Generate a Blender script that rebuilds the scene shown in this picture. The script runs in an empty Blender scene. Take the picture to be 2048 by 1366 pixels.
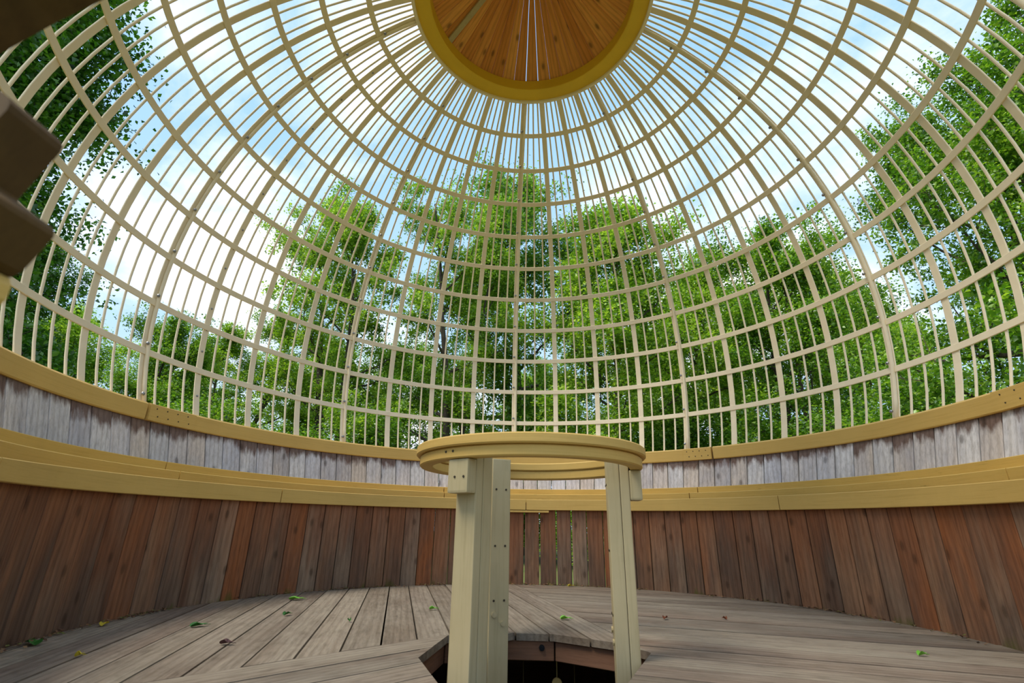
import bpy, bmesh, math, random
import numpy as np
from mathutils import Matrix, Vector

# ------------------------------------------------------------------ basics
S = 2.4                       # metres per dome radius
ZF = 0.748                    # floor lies 0.748 dome radii under the dome centre
def W(x, y, z): return (x * S, y * S, (z + ZF) * S)
SC = bpy.context.scene
COL = SC.collection
rnd = random.Random(7)

# ------------------------------------------------------------------ camera
yaw, pitch, roll = math.radians(-1.64), math.radians(20.79), math.radians(0.90)
fwd = Vector((math.sin(yaw) * math.cos(pitch), math.cos(yaw) * math.cos(pitch), math.sin(pitch)))
rgt0 = Vector((math.cos(yaw), -math.sin(yaw), 0)); up0 = rgt0.cross(fwd)
cr, sr = math.cos(roll), math.sin(roll)
rgt = cr * rgt0 + sr * up0; upv = -sr * rgt0 + cr * up0
cam = bpy.data.cameras.new('camera'); camo = bpy.data.objects.new('camera', cam); COL.objects.link(camo)
M = Matrix((rgt, upv, -fwd)).transposed().to_4x4(); M.translation = W(-0.014, -1.042, -0.569)
camo.matrix_world = M
cam.sensor_fit = 'HORIZONTAL'; cam.sensor_width = 36.0; cam.lens = 983.05 * 36 / 2048
cam.clip_start = 0.02; cam.clip_end = 500
cam.dof.use_dof = True; cam.dof.focus_distance = 4.0; cam.dof.aperture_fstop = 4.5
SC.camera = camo

# ------------------------------------------------------------------ world, sun, exposure
SC.view_settings.view_transform = 'Standard'; SC.view_settings.look = 'None'
SC.view_settings.gamma = 1.0; SC.view_settings.use_curve_mapping = False
SC.view_settings.exposure = 0.2
SKY_STRENGTH = 1.1
CLOUD_SHIFT = (0.4, 5.2, 0)
world = bpy.data.worlds.new('sky'); SC.world = world; world.use_nodes = True
wn, wl = world.node_tree.nodes, world.node_tree.links
wn.clear()
def wnode(t, **k):
    n = wn.new(t)
    for a, b in k.items(): setattr(n, a, b)
    return n
wtc = wnode('ShaderNodeTexCoord'); wsep = wnode('ShaderNodeSeparateXYZ')
wl.new(wtc.outputs['Generated'], wsep.inputs[0])
wzr = wnode('ShaderNodeValToRGB')                     # clear sky: paler low, bluer high
wzr.color_ramp.elements[0].position = 0.0; wzr.color_ramp.elements[0].color = (0.58, 0.78, 1.0, 1)
wzr.color_ramp.elements[1].position = 0.95; wzr.color_ramp.elements[1].color = (0.27, 0.54, 0.97, 1)
wl.new(wsep.outputs[2], wzr.inputs[0])
# clouds on a flat layer: direction divided by height
wmx = wnode('ShaderNodeMath', operation='MAXIMUM'); wmx.inputs[1].default_value = 0.0
wad = wnode('ShaderNodeMath', operation='ADD'); wad.inputs[1].default_value = 0.28
wl.new(wsep.outputs[2], wmx.inputs[0]); wl.new(wmx.outputs[0], wad.inputs[0])
wdv = wnode('ShaderNodeVectorMath', operation='DIVIDE')
wcb = wnode('ShaderNodeCombineXYZ')
for i in range(3): wl.new(wad.outputs[0], wcb.inputs[i])
wl.new(wtc.outputs['Generated'], wdv.inputs[0]); wl.new(wcb.outputs[0], wdv.inputs[1])
wmap = wnode('ShaderNodeMapping'); wmap.inputs['Location'].default_value = CLOUD_SHIFT
wl.new(wdv.outputs[0], wmap.inputs[0])
wno = wnode('ShaderNodeTexNoise'); wno.inputs['Scale'].default_value = 1.6; wno.inputs['Detail'].default_value = 9
wno.inputs['Roughness'].default_value = 0.58; wno.inputs['Distortion'].default_value = 0.3
wl.new(wmap.outputs[0], wno.inputs['Vector'])
wcr = wnode('ShaderNodeValToRGB')
wcr.color_ramp.elements[0].position = 0.46; wcr.color_ramp.elements[0].color = (0, 0, 0, 1)
wcr.color_ramp.elements[1].position = 0.66; wcr.color_ramp.elements[1].color = (1, 1, 1, 1)
wl.new(wno.outputs['Fac'], wcr.inputs[0])
wmix = wnode('ShaderNodeMixRGB'); wmix.inputs[2].default_value = (1.12, 1.12, 1.15, 1)
wl.new(wcr.outputs[0], wmix.inputs[0]); wl.new(wzr.outputs[0], wmix.inputs[1])
wbg = wnode('ShaderNodeBackground'); wbg.inputs['Strength'].default_value = SKY_STRENGTH
wout = wnode('ShaderNodeOutputWorld')
wl.new(wmix.outputs[0], wbg.inputs[0]); wl.new(wbg.outputs[0], wout.inputs[0])

sun = bpy.data.lights.new('sun', 'SUN'); sun.energy = 4.0; sun.angle = math.radians(24); sun.color = (1.0, 0.91, 0.76)
suno = bpy.data.objects.new('sun', sun); COL.objects.link(suno)
SUN_AZ, SUN_EL = math.radians(-118), math.radians(60)   # azimuth clockwise from the view direction
sd = Vector((math.sin(SUN_AZ) * math.cos(SUN_EL), math.cos(SUN_AZ) * math.cos(SUN_EL), math.sin(SUN_EL)))
suno.rotation_euler = sd.to_track_quat('Z', 'Y').to_euler(); suno.location = sd * 30

# ------------------------------------------------------------------ helpers
def tag(o, label=None, cat=None, group=None, kind=None):
    if label: o['label'] = label
    if cat: o['category'] = cat
    if group: o['group'] = group
    if kind: o['kind'] = kind
    return o
def empty(name, loc=(0, 0, 0), parent=None):
    o = bpy.data.objects.new(name, None); COL.objects.link(o); o.location = loc
    o.empty_display_size = 0.1
    if parent: o.parent = parent
    return o
def mesh(name, verts, faces, mat=None, smooth=False):
    me = bpy.data.meshes.new(name); me.from_pydata([tuple(v) for v in verts], [], [tuple(f) for f in faces]); me.update()
    if mat: me.materials.append(mat)
    if smooth: me.polygons.foreach_set('use_smooth', [True] * len(me.polygons))
    return me
def link(name, me, parent=None, loc=(0, 0, 0), rot=(0, 0, 0)):
    o = bpy.data.objects.new(name, me); COL.objects.link(o)
    if parent: o.parent = parent
    o.location = loc; o.rotation_euler = rot
    return o
def box_vf(x0, x1, y0, y1, z0, z1):
    v = [(x0, y0, z0), (x1, y0, z0), (x1, y1, z0), (x0, y1, z0), (x0, y0, z1), (x1, y0, z1), (x1, y1, z1), (x0, y1, z1)]
    f = [(3, 2, 1, 0), (4, 5, 6, 7), (0, 1, 5, 4), (1, 2, 6, 5), (2, 3, 7, 6), (3, 0, 4, 7)]
    return v, f
def bevel_mesh(name, v, f, mat, b, seg=1):
    me = mesh(name, v, f, mat); bm = bmesh.new(); bm.from_mesh(me)
    bmesh.ops.bevel(bm, geom=bm.edges[:], offset=b, segments=seg, affect='EDGES', profile=0.7)
    bmesh.ops.recalc_face_normals(bm, faces=bm.faces[:]); bm.to_mesh(me); bm.free(); return me
def extrude_poly(name, pts, z0, z1, mat, bev=0.0):
    """prism over an (x, y) polygon"""
    bm = bmesh.new(); vs = [bm.verts.new((p[0], p[1], z0)) for p in pts]; fc = bm.faces.new(vs)
    r = bmesh.ops.extrude_face_region(bm, geom=[fc])
    for g in r['geom']:
        if isinstance(g, bmesh.types.BMVert): g.co.z = z1
    bmesh.ops.recalc_face_normals(bm, faces=bm.faces[:])
    if bev:
        top = [e for e in bm.edges if abs(e.verts[0].co.z - z1) < 1e-6 and abs(e.verts[1].co.z - z1) < 1e-6]
        bmesh.ops.bevel(bm, geom=top, offset=bev, segments=1, affect='EDGES')
    bmesh.ops.triangulate(bm, faces=[f for f in bm.faces if len(f.verts) > 4])
    me = bpy.data.meshes.new(name); bm.to_mesh(me); bm.free(); me.materials.append(mat); return me
def sweep(sections, closed_path=False, closed_sec=True, caps=True):
    n = len(sections); k = len(sections[0]); v = [p for s in sections for p in s]; f = []
    for i in range(n if closed_path else n - 1):
        j = (i + 1) % n
        for a in range(k):
            b = (a + 1) % k; f.append((i * k + a, i * k + b, j * k + b, j * k + a))
    if caps and not closed_path:
        f.append(tuple(range(k - 1, -1, -1))); f.append(tuple((n - 1) * k + a for a in range(k)))
    return v, f
def arc_board(name, prof, th0, th1, mat, step=2.0, closed=False):
    """profile of (r, z) in dome units swept about the axis from th0 to th1 degrees; theta clockwise from +y"""
    n = max(2, int(abs(th1 - th0) / step) + 1)
    ths = np.radians(np.linspace(th0, th1, n, endpoint=not closed))
    pf = prof if callable(prof) else (lambda t: prof)
    secs = [[W(r * math.sin(t), r * math.cos(t), z) for r, z in pf(math.degrees(t))] for t in ths]
    v, f = sweep(secs, closed_path=closed)
    me = mesh(name, v, f, mat); bm = bmesh.new(); bm.from_mesh(me); bmesh.ops.recalc_face_normals(bm, faces=bm.faces[:]); bm.to_mesh(me); bm.free()
    return me
def rect(r0, r1, z0, z1, b=0.0012):
    return [(r0 + b, z0), (r1 - b, z0), (r1, z0 + b), (r1, z1 - b), (r1 - b, z1), (r0 + b, z1), (r0, z1 - b), (r0, z0 + b)]

# ------------------------------------------------------------------ materials
def newmat(name):
    m = bpy.data.materials.new(name); m.use_nodes = True; nt = m.node_tree
    return m, nt, nt.nodes, nt.links, nt.nodes['Principled BSDF']
def ramp(nd, stops):
    r = nd.new('ShaderNodeValToRGB'); e = r.color_ramp.elements
    while len(e) > 1: e.remove(e[-1])
    e[0].position, e[0].color = stops[0][0], (*stops[0][1], 1)
    for p, c in stops[1:]:
        q = e.new(p); q.color = (*c, 1)
    return r
def srgb(r, g, b):
    return tuple(((c / 255 + 0.055) / 1.055) ** 2.4 if c > 10 else c / 255 / 12.92 for c in (r, g, b))
def noise(nd, ln, vec, scale, detail=4, rough=0.55, dist=0.0):
    n = nd.new('ShaderNodeTexNoise'); n.inputs['Scale'].default_value = scale; n.inputs['Detail'].default_value = detail
    n.inputs['Roughness'].default_value = rough; n.inputs['Distortion'].default_value = dist
    if vec is not None: ln.new(vec, n.inputs['Vector'])
    return n
def mapping(nd, ln, vec, scale, loc=None):
    m = nd.new('ShaderNodeMapping'); m.inputs['Scale'].default_value = scale
    ln.new(vec, m.inputs['Vector'])
    if loc is not None: ln.new(loc, m.inputs['Location'])
    return m.outputs[0]
def mixc(nd, ln, fac, a, b, mode='MIX'):
    m = nd.new('ShaderNodeMixRGB'); m.blend_type = mode
    for i, q in enumerate((fac, a, b)):
        if hasattr(q, 'is_linked') or hasattr(q, 'links'): ln.new(q, m.inputs[i])
        elif i == 0: m.inputs[0].default_value = q
        else: m.inputs[i].default_value = (*q, 1)
    return m.outputs[0]
def math_(nd, ln, op, a, b=None, clamp=False):
    m = nd.new('ShaderNodeMath'); m.operation = op; m.use_clamp = clamp
    for i, q in enumerate((a, b)):
        if q is None: continue
        if isinstance(q, (int, float)): m.inputs[i].default_value = q
        else: ln.new(q, m.inputs[i])
    return m.outputs[0]

def wood(name, tones, along='z', knots=0.6, weather=None, weather_amt=0.5, streak=0.5, moss=None, rough=0.75, bump=0.25, rings=True, split=None, blotch=0.0, green=0.0):
    """tones: colours chosen per board; weather: second colour in long blotches; moss: (z_low, z_high) band in world metres;
    split: (z_mid, colour, ragged, softness) - a second board tone above world height z_mid with a ragged border"""
    m, nt, nd, ln, bs = newmat(name)
    tc = nd.new('ShaderNodeTexCoord'); oi = nd.new('ShaderNodeObjectInfo')
    off = nd.new('ShaderNodeVectorMath'); off.operation = 'SCALE'; off.inputs[0].default_value = (37.0, 91.0, 53.0)
    ln.new(oi.outputs['Random'], off.inputs['Scale'])
    L = 0.07
    sc = {'z': (1, 1, L), 'x': (L, 1, 1), 'y': (1, L, 1)}[along]
    v = mapping(nd, ln, tc.outputs['Object'], sc, off.outputs[0])
    vb = mapping(nd, ln, tc.outputs['Object'], {'z': (1, 1, .22), 'x': (.22, 1, 1), 'y': (1, .22, 1)}[along], off.outputs[0])
    # board tone
    st = [(i / max(1, len(tones) - 1), t) for i, t in enumerate(tones)]
    rt = ramp(nd, st); rt.color_ramp.interpolation = 'LINEAR'
    bl = noise(nd, ln, vb, 3.0, 3, 0.6)
    pick = math_(nd, ln, 'ADD', math_(nd, ln, 'MULTIPLY', oi.outputs['Random'], 1.0), math_(nd, ln, 'MULTIPLY', math_(nd, ln, 'SUBTRACT', bl.outputs['Fac'], 0.5), 0.55), clamp=True)
    ln.new(pick, rt.inputs[0]); c = rt.outputs[0]
    if weather:
        wb = noise(nd, ln, vb, 5.0, 5, 0.65, 0.5)
        wr = ramp(nd, [(0.38, (0, 0, 0)), (0.68, (weather_amt,) * 3)]); ln.new(wb.outputs['Fac'], wr.inputs[0])
        c = mixc(nd, ln, wr.outputs[0], c, weather)
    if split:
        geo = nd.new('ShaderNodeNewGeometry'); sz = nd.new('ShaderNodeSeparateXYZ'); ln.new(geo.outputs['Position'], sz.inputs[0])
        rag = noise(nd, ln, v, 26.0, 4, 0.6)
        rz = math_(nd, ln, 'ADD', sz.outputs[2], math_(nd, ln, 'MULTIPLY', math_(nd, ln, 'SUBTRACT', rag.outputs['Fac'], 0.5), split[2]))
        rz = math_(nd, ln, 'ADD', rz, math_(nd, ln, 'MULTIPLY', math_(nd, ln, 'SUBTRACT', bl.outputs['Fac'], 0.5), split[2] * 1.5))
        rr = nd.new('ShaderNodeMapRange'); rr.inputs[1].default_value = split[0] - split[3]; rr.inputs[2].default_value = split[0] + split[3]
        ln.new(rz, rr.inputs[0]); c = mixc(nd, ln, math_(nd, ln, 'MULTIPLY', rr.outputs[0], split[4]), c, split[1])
    if blotch:
        bn = noise(nd, ln, mapping(nd, ln, tc.outputs['Object'], {'z': (1, 1, .5), 'x': (.5, 1, 1), 'y': (1, .5, 1)}[along], off.outputs[0]), 16.0, 7, 0.72, 0.6)
        br_ = ramp(nd, [(0.32, (0.66, 0.64, 0.60)), (0.5, (1, 1, 1)), (0.7, (1.18, 1.17, 1.15))]); ln.new(bn.outputs['Fac'], br_.inputs[0])
        c = mixc(nd, ln, blotch, c, br_.outputs[0], 'MULTIPLY')
    if green:
        gn = noise(nd, ln, mapping(nd, ln, tc.outputs['Object'], (1, 1, .12), off.outputs[0]), 13.0, 4, 0.6)
        gg = ramp(nd, [(green - .03, (0, 0, 0)), (green + .03, (.8, .8, .8))]); ln.new(gn.outputs['Fac'], gg.inputs[0])
        c = mixc(nd, ln, gg.outputs[0], c, (0.11, 0.115, 0.02))
    # fine fibres
    fib = noise(nd, ln, v, 95.0, 5, 0.7)
    fr = ramp(nd, [(0.30, (0.62, 0.60, 0.58)), (0.52, (1, 1, 1)), (0.75, (1.22, 1.2, 1.18))]); ln.new(fib.outputs['Fac'], fr.inputs[0])
    c = mixc(nd, ln, streak, c, fr.outputs[0], 'MULTIPLY')
    hgt = fib.outputs['Fac']
    if rings:
        wv = nd.new('ShaderNodeTexWave'); wv.wave_type = 'BANDS'; wv.bands_direction = {'z': 'X', 'x': 'Y', 'y': 'X'}[along]
        wv.inputs['Scale'].default_value = 9.0; wv.inputs['Distortion'].default_value = 7.0; wv.inputs['Detail'].default_value = 2.0; wv.inputs['Detail Scale'].default_value = 0.8
        ln.new(v, wv.inputs['Vector'])
        wr2 = ramp(nd, [(0.0, (0.72, 0.68, 0.64)), (0.45, (1, 1, 1)), (1.0, (1.06, 1.05, 1.04))]); ln.new(wv.outputs['Fac'], wr2.inputs[0])
        c = mixc(nd, ln, 0.55, c, wr2.outputs[0], 'MULTIPLY')
    if knots:
        sx_ = nd.new('ShaderNodeSeparateXYZ'); vk = mapping(nd, ln, tc.outputs['Object'], {'z': (1, 1, .5), 'x': (.5, 1, 1), 'y': (1, .5, 1)}[along], off.outputs[0]); ln.new(vk, sx_.inputs[0])
        cx_ = nd.new('ShaderNodeCombineXYZ'); ia, ib = {'z': (0, 2), 'x': (1, 0), 'y': (0, 1)}[along]
        ln.new(sx_.outputs[ia], cx_.inputs[0]); ln.new(sx_.outputs[ib], cx_.inputs[1])
        vo = nd.new('ShaderNodeTexVoronoi'); vo.voronoi_dimensions = '2D'; vo.inputs['Scale'].default_value = 5.0; ln.new(cx_.outputs[0], vo.inputs['Vector'])
        kr = ramp(nd, [(0.0, (1, 1, 1)), (0.05, (0.75, 0.75, 0.75)), (0.07, (0.25, 0.25, 0.25)), (0.12, (0, 0, 0))]); ln.new(vo.outputs['Distance'], kr.inputs[0])
        c = mixc(nd, ln, math_(nd, ln, 'MULTIPLY', kr.outputs[0], knots), c, mixc(nd, ln, 0.7, c, (0.03, 0.014, 0.006)))
    if moss:
        geo2 = nd.new('ShaderNodeNewGeometry'); sz2 = nd.new('ShaderNodeSeparateXYZ'); ln.new(geo2.outputs['Position'], sz2.inputs[0])
        mr = nd.new('ShaderNodeMapRange'); mr.inputs[1].default_value = moss[1]; mr.inputs[2].default_value = moss[0]; ln.new(sz2.outputs[2], mr.inputs[0])
        mn = noise(nd, ln, vb, 7.0, 5, 0.65)
        mm = ramp(nd, [(moss[2], (0, 0, 0)), (moss[2] + 0.12, (0.85,) * 3)]); ln.new(math_(nd, ln, 'MULTIPLY', mr.outputs[0], mn.outputs['Fac']), mm.inputs[0])
        c = mixc(nd, ln, mm.outputs[0], c, (0.075, 0.085, 0.012))
    ln.new(c, bs.inputs['Base Color']); bs.inputs['Roughness'].default_value = rough; bs.inputs['Specular IOR Level'].default_value = 0.25
    bp = nd.new('ShaderNodeBump'); bp.inputs['Strength'].default_value = bump; bp.inputs['Distance'].default_value = 0.004
    ln.new(hgt, bp.inputs['Height']); ln.new(bp.outputs[0], bs.inputs['Normal'])
    return m

def paint(name, col, col2, grain=0.35, dirt=0.25, moss=0.0, rough=0.55, scale=(2.2, 2.2, 70)):
    m, nt, nd, ln, bs = newmat(name)
    tc = nd.new('ShaderNodeTexCoord'); oi = nd.new('ShaderNodeObjectInfo')
    v = mapping(nd, ln, tc.outputs['Object'], scale)
    g = noise(nd, ln, v, 1.6, 5, 0.65)
    gr = ramp(nd, [(0.30, col2), (0.5, col)]); ln.new(g.outputs['Fac'], gr.inputs[0])
    c = mixc(nd, ln, grain, col, gr.outputs[0])
    b = noise(nd, ln, tc.outputs['Object'], 3.0, 4, 0.6)
    br = ramp(nd, [(0.35, (0.80, 0.78, 0.74)), (0.62, (1.06, 1.06, 1.06))]); ln.new(b.outputs['Fac'], br.inputs[0])
    c = mixc(nd, ln, dirt, c, br.outputs[0], 'MULTIPLY')
    sp = noise(nd, ln, mapping(nd, ln, tc.outputs['Object'], (scale[0] * 2, scale[1] * 2, scale[2] * .6)), 3.0, 6, 0.75)
    sr_ = ramp(nd, [(0.66, (0, 0, 0)), (0.74, (0.55,) * 3)]); ln.new(sp.outputs['Fac'], sr_.inputs[0])
    c = mixc(nd, ln, math_(nd, ln, 'MULTIPLY', sr_.outputs[0], 0.5), c, (0.10, 0.065, 0.02))
    if moss:
        mn = noise(nd, ln, tc.outputs['Object'], 2.1, 6, 0.7); m2 = noise(nd, ln, v, 2.5, 5, 0.7)
        mr = ramp(nd, [(0.34, (0, 0, 0)), (0.44, (moss,) * 3)]); ln.new(math_(nd, ln, 'MULTIPLY', mn.outputs['Fac'], m2.outputs['Fac']), mr.inputs[0])
        c = mixc(nd, ln, mr.outputs[0], c, (0.10, 0.095, 0.01))
    ln.new(c, bs.inputs['Base Color']); bs.inputs['Roughness'].default_value = rough; bs.inputs['Specular IOR Level'].default_value = 0.3
    bp = nd.new('ShaderNodeBump'); bp.inputs['Strength'].default_value = 0.18; bp.inputs['Distance'].default_value = 0.003
    ln.new(g.outputs['Fac'], bp.inputs['Height']); ln.new(bp.outputs[0], bs.inputs['Normal'])
    return m
def plain(name, col, rough=0.5, metal=0.0, var=0.12, spec=0.4):
    m, nt, nd, ln, bs = newmat(name)
    tc = nd.new('ShaderNodeTexCoord'); n = noise(nd, ln, tc.outputs['Object'], 9.0, 4)
    r = ramp(nd, [(0.3, tuple(c * (1 - var) for c in col)), (0.7, tuple(min(1, c * (1 + var)) for c in col))]); ln.new(n.outputs['Fac'], r.inputs[0])
    ln.new(r.outputs[0], bs.inputs['Base Color']); bs.inputs['Roughness'].default_value = rough; bs.inputs['Metallic'].default_value = metal
    bs.inputs['Specular IOR Level'].default_value = spec
    return m
MAT = {}
MAT['wall_low'] = wood('weathered_brown_boards', [srgb(112, 82, 62), srgb(144, 110, 84), srgb(146, 90, 54), srgb(126, 96, 74), srgb(158, 136, 114), srgb(98, 72, 56), srgb(150, 112, 82)], 'z', 0.85,
                       weather=srgb(84, 72, 64), weather_amt=0.75, streak=0.95, moss=(0.0, 0.30, 0.53),
                       split=(0.38, srgb(158, 92, 50), 0.5, 0.22, 0.5))
MAT['wall_up'] = wood('silvered_boards', [srgb(206, 200, 196), srgb(222, 218, 218), srgb(212, 198, 186), srgb(216, 214, 220), srgb(202, 188, 176)], 'z', 0.9,
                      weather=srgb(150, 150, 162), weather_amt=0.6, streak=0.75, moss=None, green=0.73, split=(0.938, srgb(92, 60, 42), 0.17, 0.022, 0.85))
MAT['floor'] = wood('grey_deck_boards', [srgb(116, 103, 88), srgb(132, 120, 106), srgb(106, 92, 79), srgb(142, 130, 114), srgb(118, 100, 86), srgb(98, 88, 78)], 'x', 0.35,
                    weather=srgb(160, 152, 136), weather_amt=0.45, streak=0.8, rough=0.8, blotch=0.6)
MAT['pit'] = wood('pit_boards', [srgb(134, 96, 72), srgb(120, 84, 64), srgb(146, 106, 80)], 'x', 0.7, weather=srgb(96, 80, 72), weather_amt=0.4, streak=0.6)
MAT['roof'] = wood('varnished_pine_boards', [srgb(222, 152, 74), srgb(236, 170, 90), srgb(208, 136, 62), srgb(230, 162, 84)], 'y', 0.95, streak=0.5, rough=0.55, bump=0.1)
MAT['yellow'] = paint('yellow_painted_wood', srgb(210, 174, 98), srgb(184, 146, 70), moss=0.0)
MAT['yellow_moss'] = paint('mossy_yellow_paint', srgb(208, 172, 92), srgb(178, 142, 64), moss=0.8)
MAT['collar'] = paint('deep_yellow_paint', srgb(226, 184, 52), srgb(206, 164, 44), grain=0.2, scale=(2, 2, 8))
MAT['cream_wood'] = paint('cream_painted_posts', srgb(188, 174, 136), srgb(164, 150, 112), grain=0.5, dirt=0.4, scale=(40, 40, 2.0))
MAT['cream'] = plain('cream_coated_metal', srgb(236, 220, 188), 0.38, 0.0, 0.04)
MAT['steel'] = plain('zinc_steel', srgb(150, 150, 152), 0.3, 0.9)
MAT['dark_steel'] = plain('dark_bolt', srgb(40, 42, 46), 0.35, 0.6)
MAT['hole'] = plain('screw_recess', srgb(60, 52, 40), 0.8)
MAT['shade'] = wood('shade_toned_frame', [srgb(84, 62, 32), srgb(94, 70, 36)], 'z', 0.3, streak=0.4)  # yellow-painted timber; the shade on it is mixed into these browns

# ------------------------------------------------------------------ ground
def ground():
    m, nt, nd, ln, bs = newmat('forest_ground')
    tc = nd.new('ShaderNodeTexCoord'); n = noise(nd, ln, tc.outputs['Object'], 0.6, 8, 0.7)
    r = ramp(nd, [(0.35, srgb(70, 84, 34)), (0.5, srgb(92, 104, 44)), (0.65, srgb(104, 88, 58))]); ln.new(n.outputs['Fac'], r.inputs[0])
    ln.new(r.outputs[0], bs.inputs['Base Color']); bs.inputs['Roughness'].default_value = 0.95
    v, f = [], []
    N, Rr = 64, [2.6, 6, 14, 30, 60, 140]
    rg = random.Random(3)
    v.append((0, 0, 0))
    for r_ in Rr:
        for i in range(N):
            a = 2 * math.pi * i / N; v.append((r_ * math.sin(a), r_ * math.cos(a), rg.uniform(-.08, .08) if r_ > 3 else 0))
    for i in range(N): f.append((0, 1 + (i + 1) % N, 1 + i))
    for k in range(len(Rr) - 1):
        for i in range(N):
            j = (i + 1) % N; f.append((1 + k * N + i, 1 + k * N + j, 1 + (k + 1) * N + j, 1 + (k + 1) * N + i))
    o = link('ground', mesh('ground', v, f, m, True), None, (0, 0, -0.75)); tag(o, 'mossy forest ground under the trees around the pavilion', kind='structure')
ground()
GZ = -0.75

# ------------------------------------------------------------------ floor: three fields of deck boards around the well
HOLE = [(-.168, -.208), (-.148, -.048), (-.060, -.013), (.041, -.015), (.138, -.076), (.186, -.144), (.10, -.353), (-.004, -.405), (-.098, -.385)]
def clip_half(poly, n, d, keep_above=True):
    """keep the part of poly with n.p >= d (or <=)"""
    out = []; s = 1 if keep_above else -1
    for i in range(len(poly)):
        a, b = poly[i], poly[(i + 1) % len(poly)]
        da, db = s * (a[0] * n[0] + a[1] * n[1] - d), s * (b[0] * n[0] + b[1] * n[1] - d)
        if da >= 0: out.append(a)
        if (da > 0) != (db > 0) and abs(da - db) > 1e-12:
            t = da / (da - db); out.append((a[0] + t * (b[0] - a[0]), a[1] + t * (b[1] - a[1])))
    return out
def area(p): return 0.5 * sum(p[i][0] * p[(i + 1) % len(p)][1] - p[(i + 1) % len(p)][0] * p[i][1] for i in range(len(p)))
def uspan(poly, v):
    """range of u over a convex (u, v) polygon at height v"""
    us = []
    for i in range(len(poly)):
        (u0, v0), (u1, v1) = poly[i], poly[(i + 1) % len(poly)]
        if min(v0, v1) - 1e-9 <= v <= max(v0, v1) + 1e-9:
            us += [u0, u1] if abs(v1 - v0) < 1e-9 else [u0 + (u1 - u0) * (v - v0) / (v1 - v0)]
    return (min(us), max(us)) if us else None
def around_hole(strip, hole):
    """strip and hole are convex (u, v) polygons; returns the parts of the strip outside the hole, each in one piece"""
    v0, v1 = min(p[1] for p in strip), max(p[1] for p in strip)
    a, b = max(v0, min(p[1] for p in hole)), min(v1, max(p[1] for p in hole))
    if b - a < 1e-4: return [strip]
    e = 1e-6; brk = sorted({a, b} | {p[1] for p in hole if a < p[1] < b}); sb = sorted({v0, v1} | {p[1] for p in strip})
    lo = [(uspan(hole, min(max(v, a + e), b - e))[0], v) for v in brk]; hi = [(uspan(hole, min(max(v, a + e), b - e))[1], v) for v in brk]
    smin = [(uspan(strip, min(max(v, v0 + e), v1 - e))[0], v) for v in sb]; smax = [(uspan(strip, min(max(v, v0 + e), v1 - e))[1], v) for v in sb]
    if a < v0 + 1e-4 and b > v1 - 1e-4:
        out = []
        if max(u for u, _ in smax) > max(u for u, _ in hi) - .002 or max(u for u, _ in smax) > min(u for u, _ in hi): out.append(hi + smax[::-1])
        if min(u for u, _ in smin) < min(u for u, _ in lo) + .002 or min(u for u, _ in smin) < max(u for u, _ in lo): out.append(smin + lo[::-1])
        res = []
        for pc in out:
            if pc[0] == hi[0]:
                pc = [(u, v) for u, v in hi] + [(max(u, uspan(hole, min(max(v, a + e), b - e))[1] + .0005), v) for u, v in smax[::-1]]
            else:
                pc = [(min(u, uspan(hole, min(max(v, a + e), b - e))[0] - .0005), v) for u, v in smin] + lo[::-1]
            res.append(pc)
        return res
    um = uspan(strip, (a + b) / 2)
    if um[1] < min(u for u, _ in lo) or um[0] > max(u for u, _ in hi): return [strip]
    if a < v0 + 1e-4:      # notch in the v0 edge
        ch = lo + [p for p in hi[::-1] if p != lo[-1]]
        return [[smin[0]] + ch + [smax[0]] + smax[1:] + smin[:0:-1]]
    ch = hi[::-1] + [p for p in lo if p != hi[0]]          # notch in the v1 edge
    return [smin[:1] + smax + ch + smin[:0:-1]]
floor = empty('floor', (0, 0, 0)); tag(floor, 'grey weathered deck of boards in three fields around an open well', kind='structure')
RFL = 0.828
circle = [(RFL * math.cos(2 * math.pi * i / 96), RFL * math.sin(2 * math.pi * i / 96)) for i in range(96)]
nB = (math.cos(math.radians(13.5)), math.sin(math.radians(13.5)))      # across the back field (boards run at 103.5 deg)
nL = (-math.cos(math.radians(45)), math.sin(math.radians(45)))         # across the front-left field (45 deg)
nR = (math.sin(math.radians(17)), math.cos(math.radians(17)))          # across the right field (-17 deg)
DECK_T = 0.0115
def lay(field, n, ang, offs, gap=0.0016, trim=None):
    dirv = (math.cos(ang), math.sin(ang))
    for i in range(len(offs) - 1):
        strip = clip_half(clip_half(field, n, offs[i] + gap, True), n, offs[i + 1] - gap, False)
        if len(strip) < 3 or abs(area(strip)) < 1e-3: continue
        uv = lambda p: (p[0] * dirv[0] + p[1] * dirv[1], -p[0] * dirv[1] + p[1] * dirv[0])
        xy = lambda q: (q[0] * dirv[0] - q[1] * dirv[1], q[0] * dirv[1] + q[1] * dirv[0])
        for pc in around_hole([uv(p) for p in strip], [uv(p) for p in HOLE]):
            pc = [xy(q) for q in pc]
            if trim: pc = trim(pc)
            if len(pc) < 3 or abs(area(pc)) < 8e-4: continue
            cx = sum(p[0] for p in pc) / len(pc); cy = sum(p[1] for p in pc) / len(pc)
            loc = [(((p[0] - cx) * dirv[0] + (p[1] - cy) * dirv[1]) * S, (-(p[0] - cx) * dirv[1] + (p[1] - cy) * dirv[0]) * S) for p in pc]
            if area(loc) < 0: loc = loc[::-1]
            me = extrude_poly('plank', loc, -DECK_T * S, 0.0, MAT['floor'], bev=0.0)
            link('plank', me, floor, (cx * S, cy * S, rnd.uniform(-.0012, .0012)), (0, 0, ang))
L1, L2 = 0.077, 0.147
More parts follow.
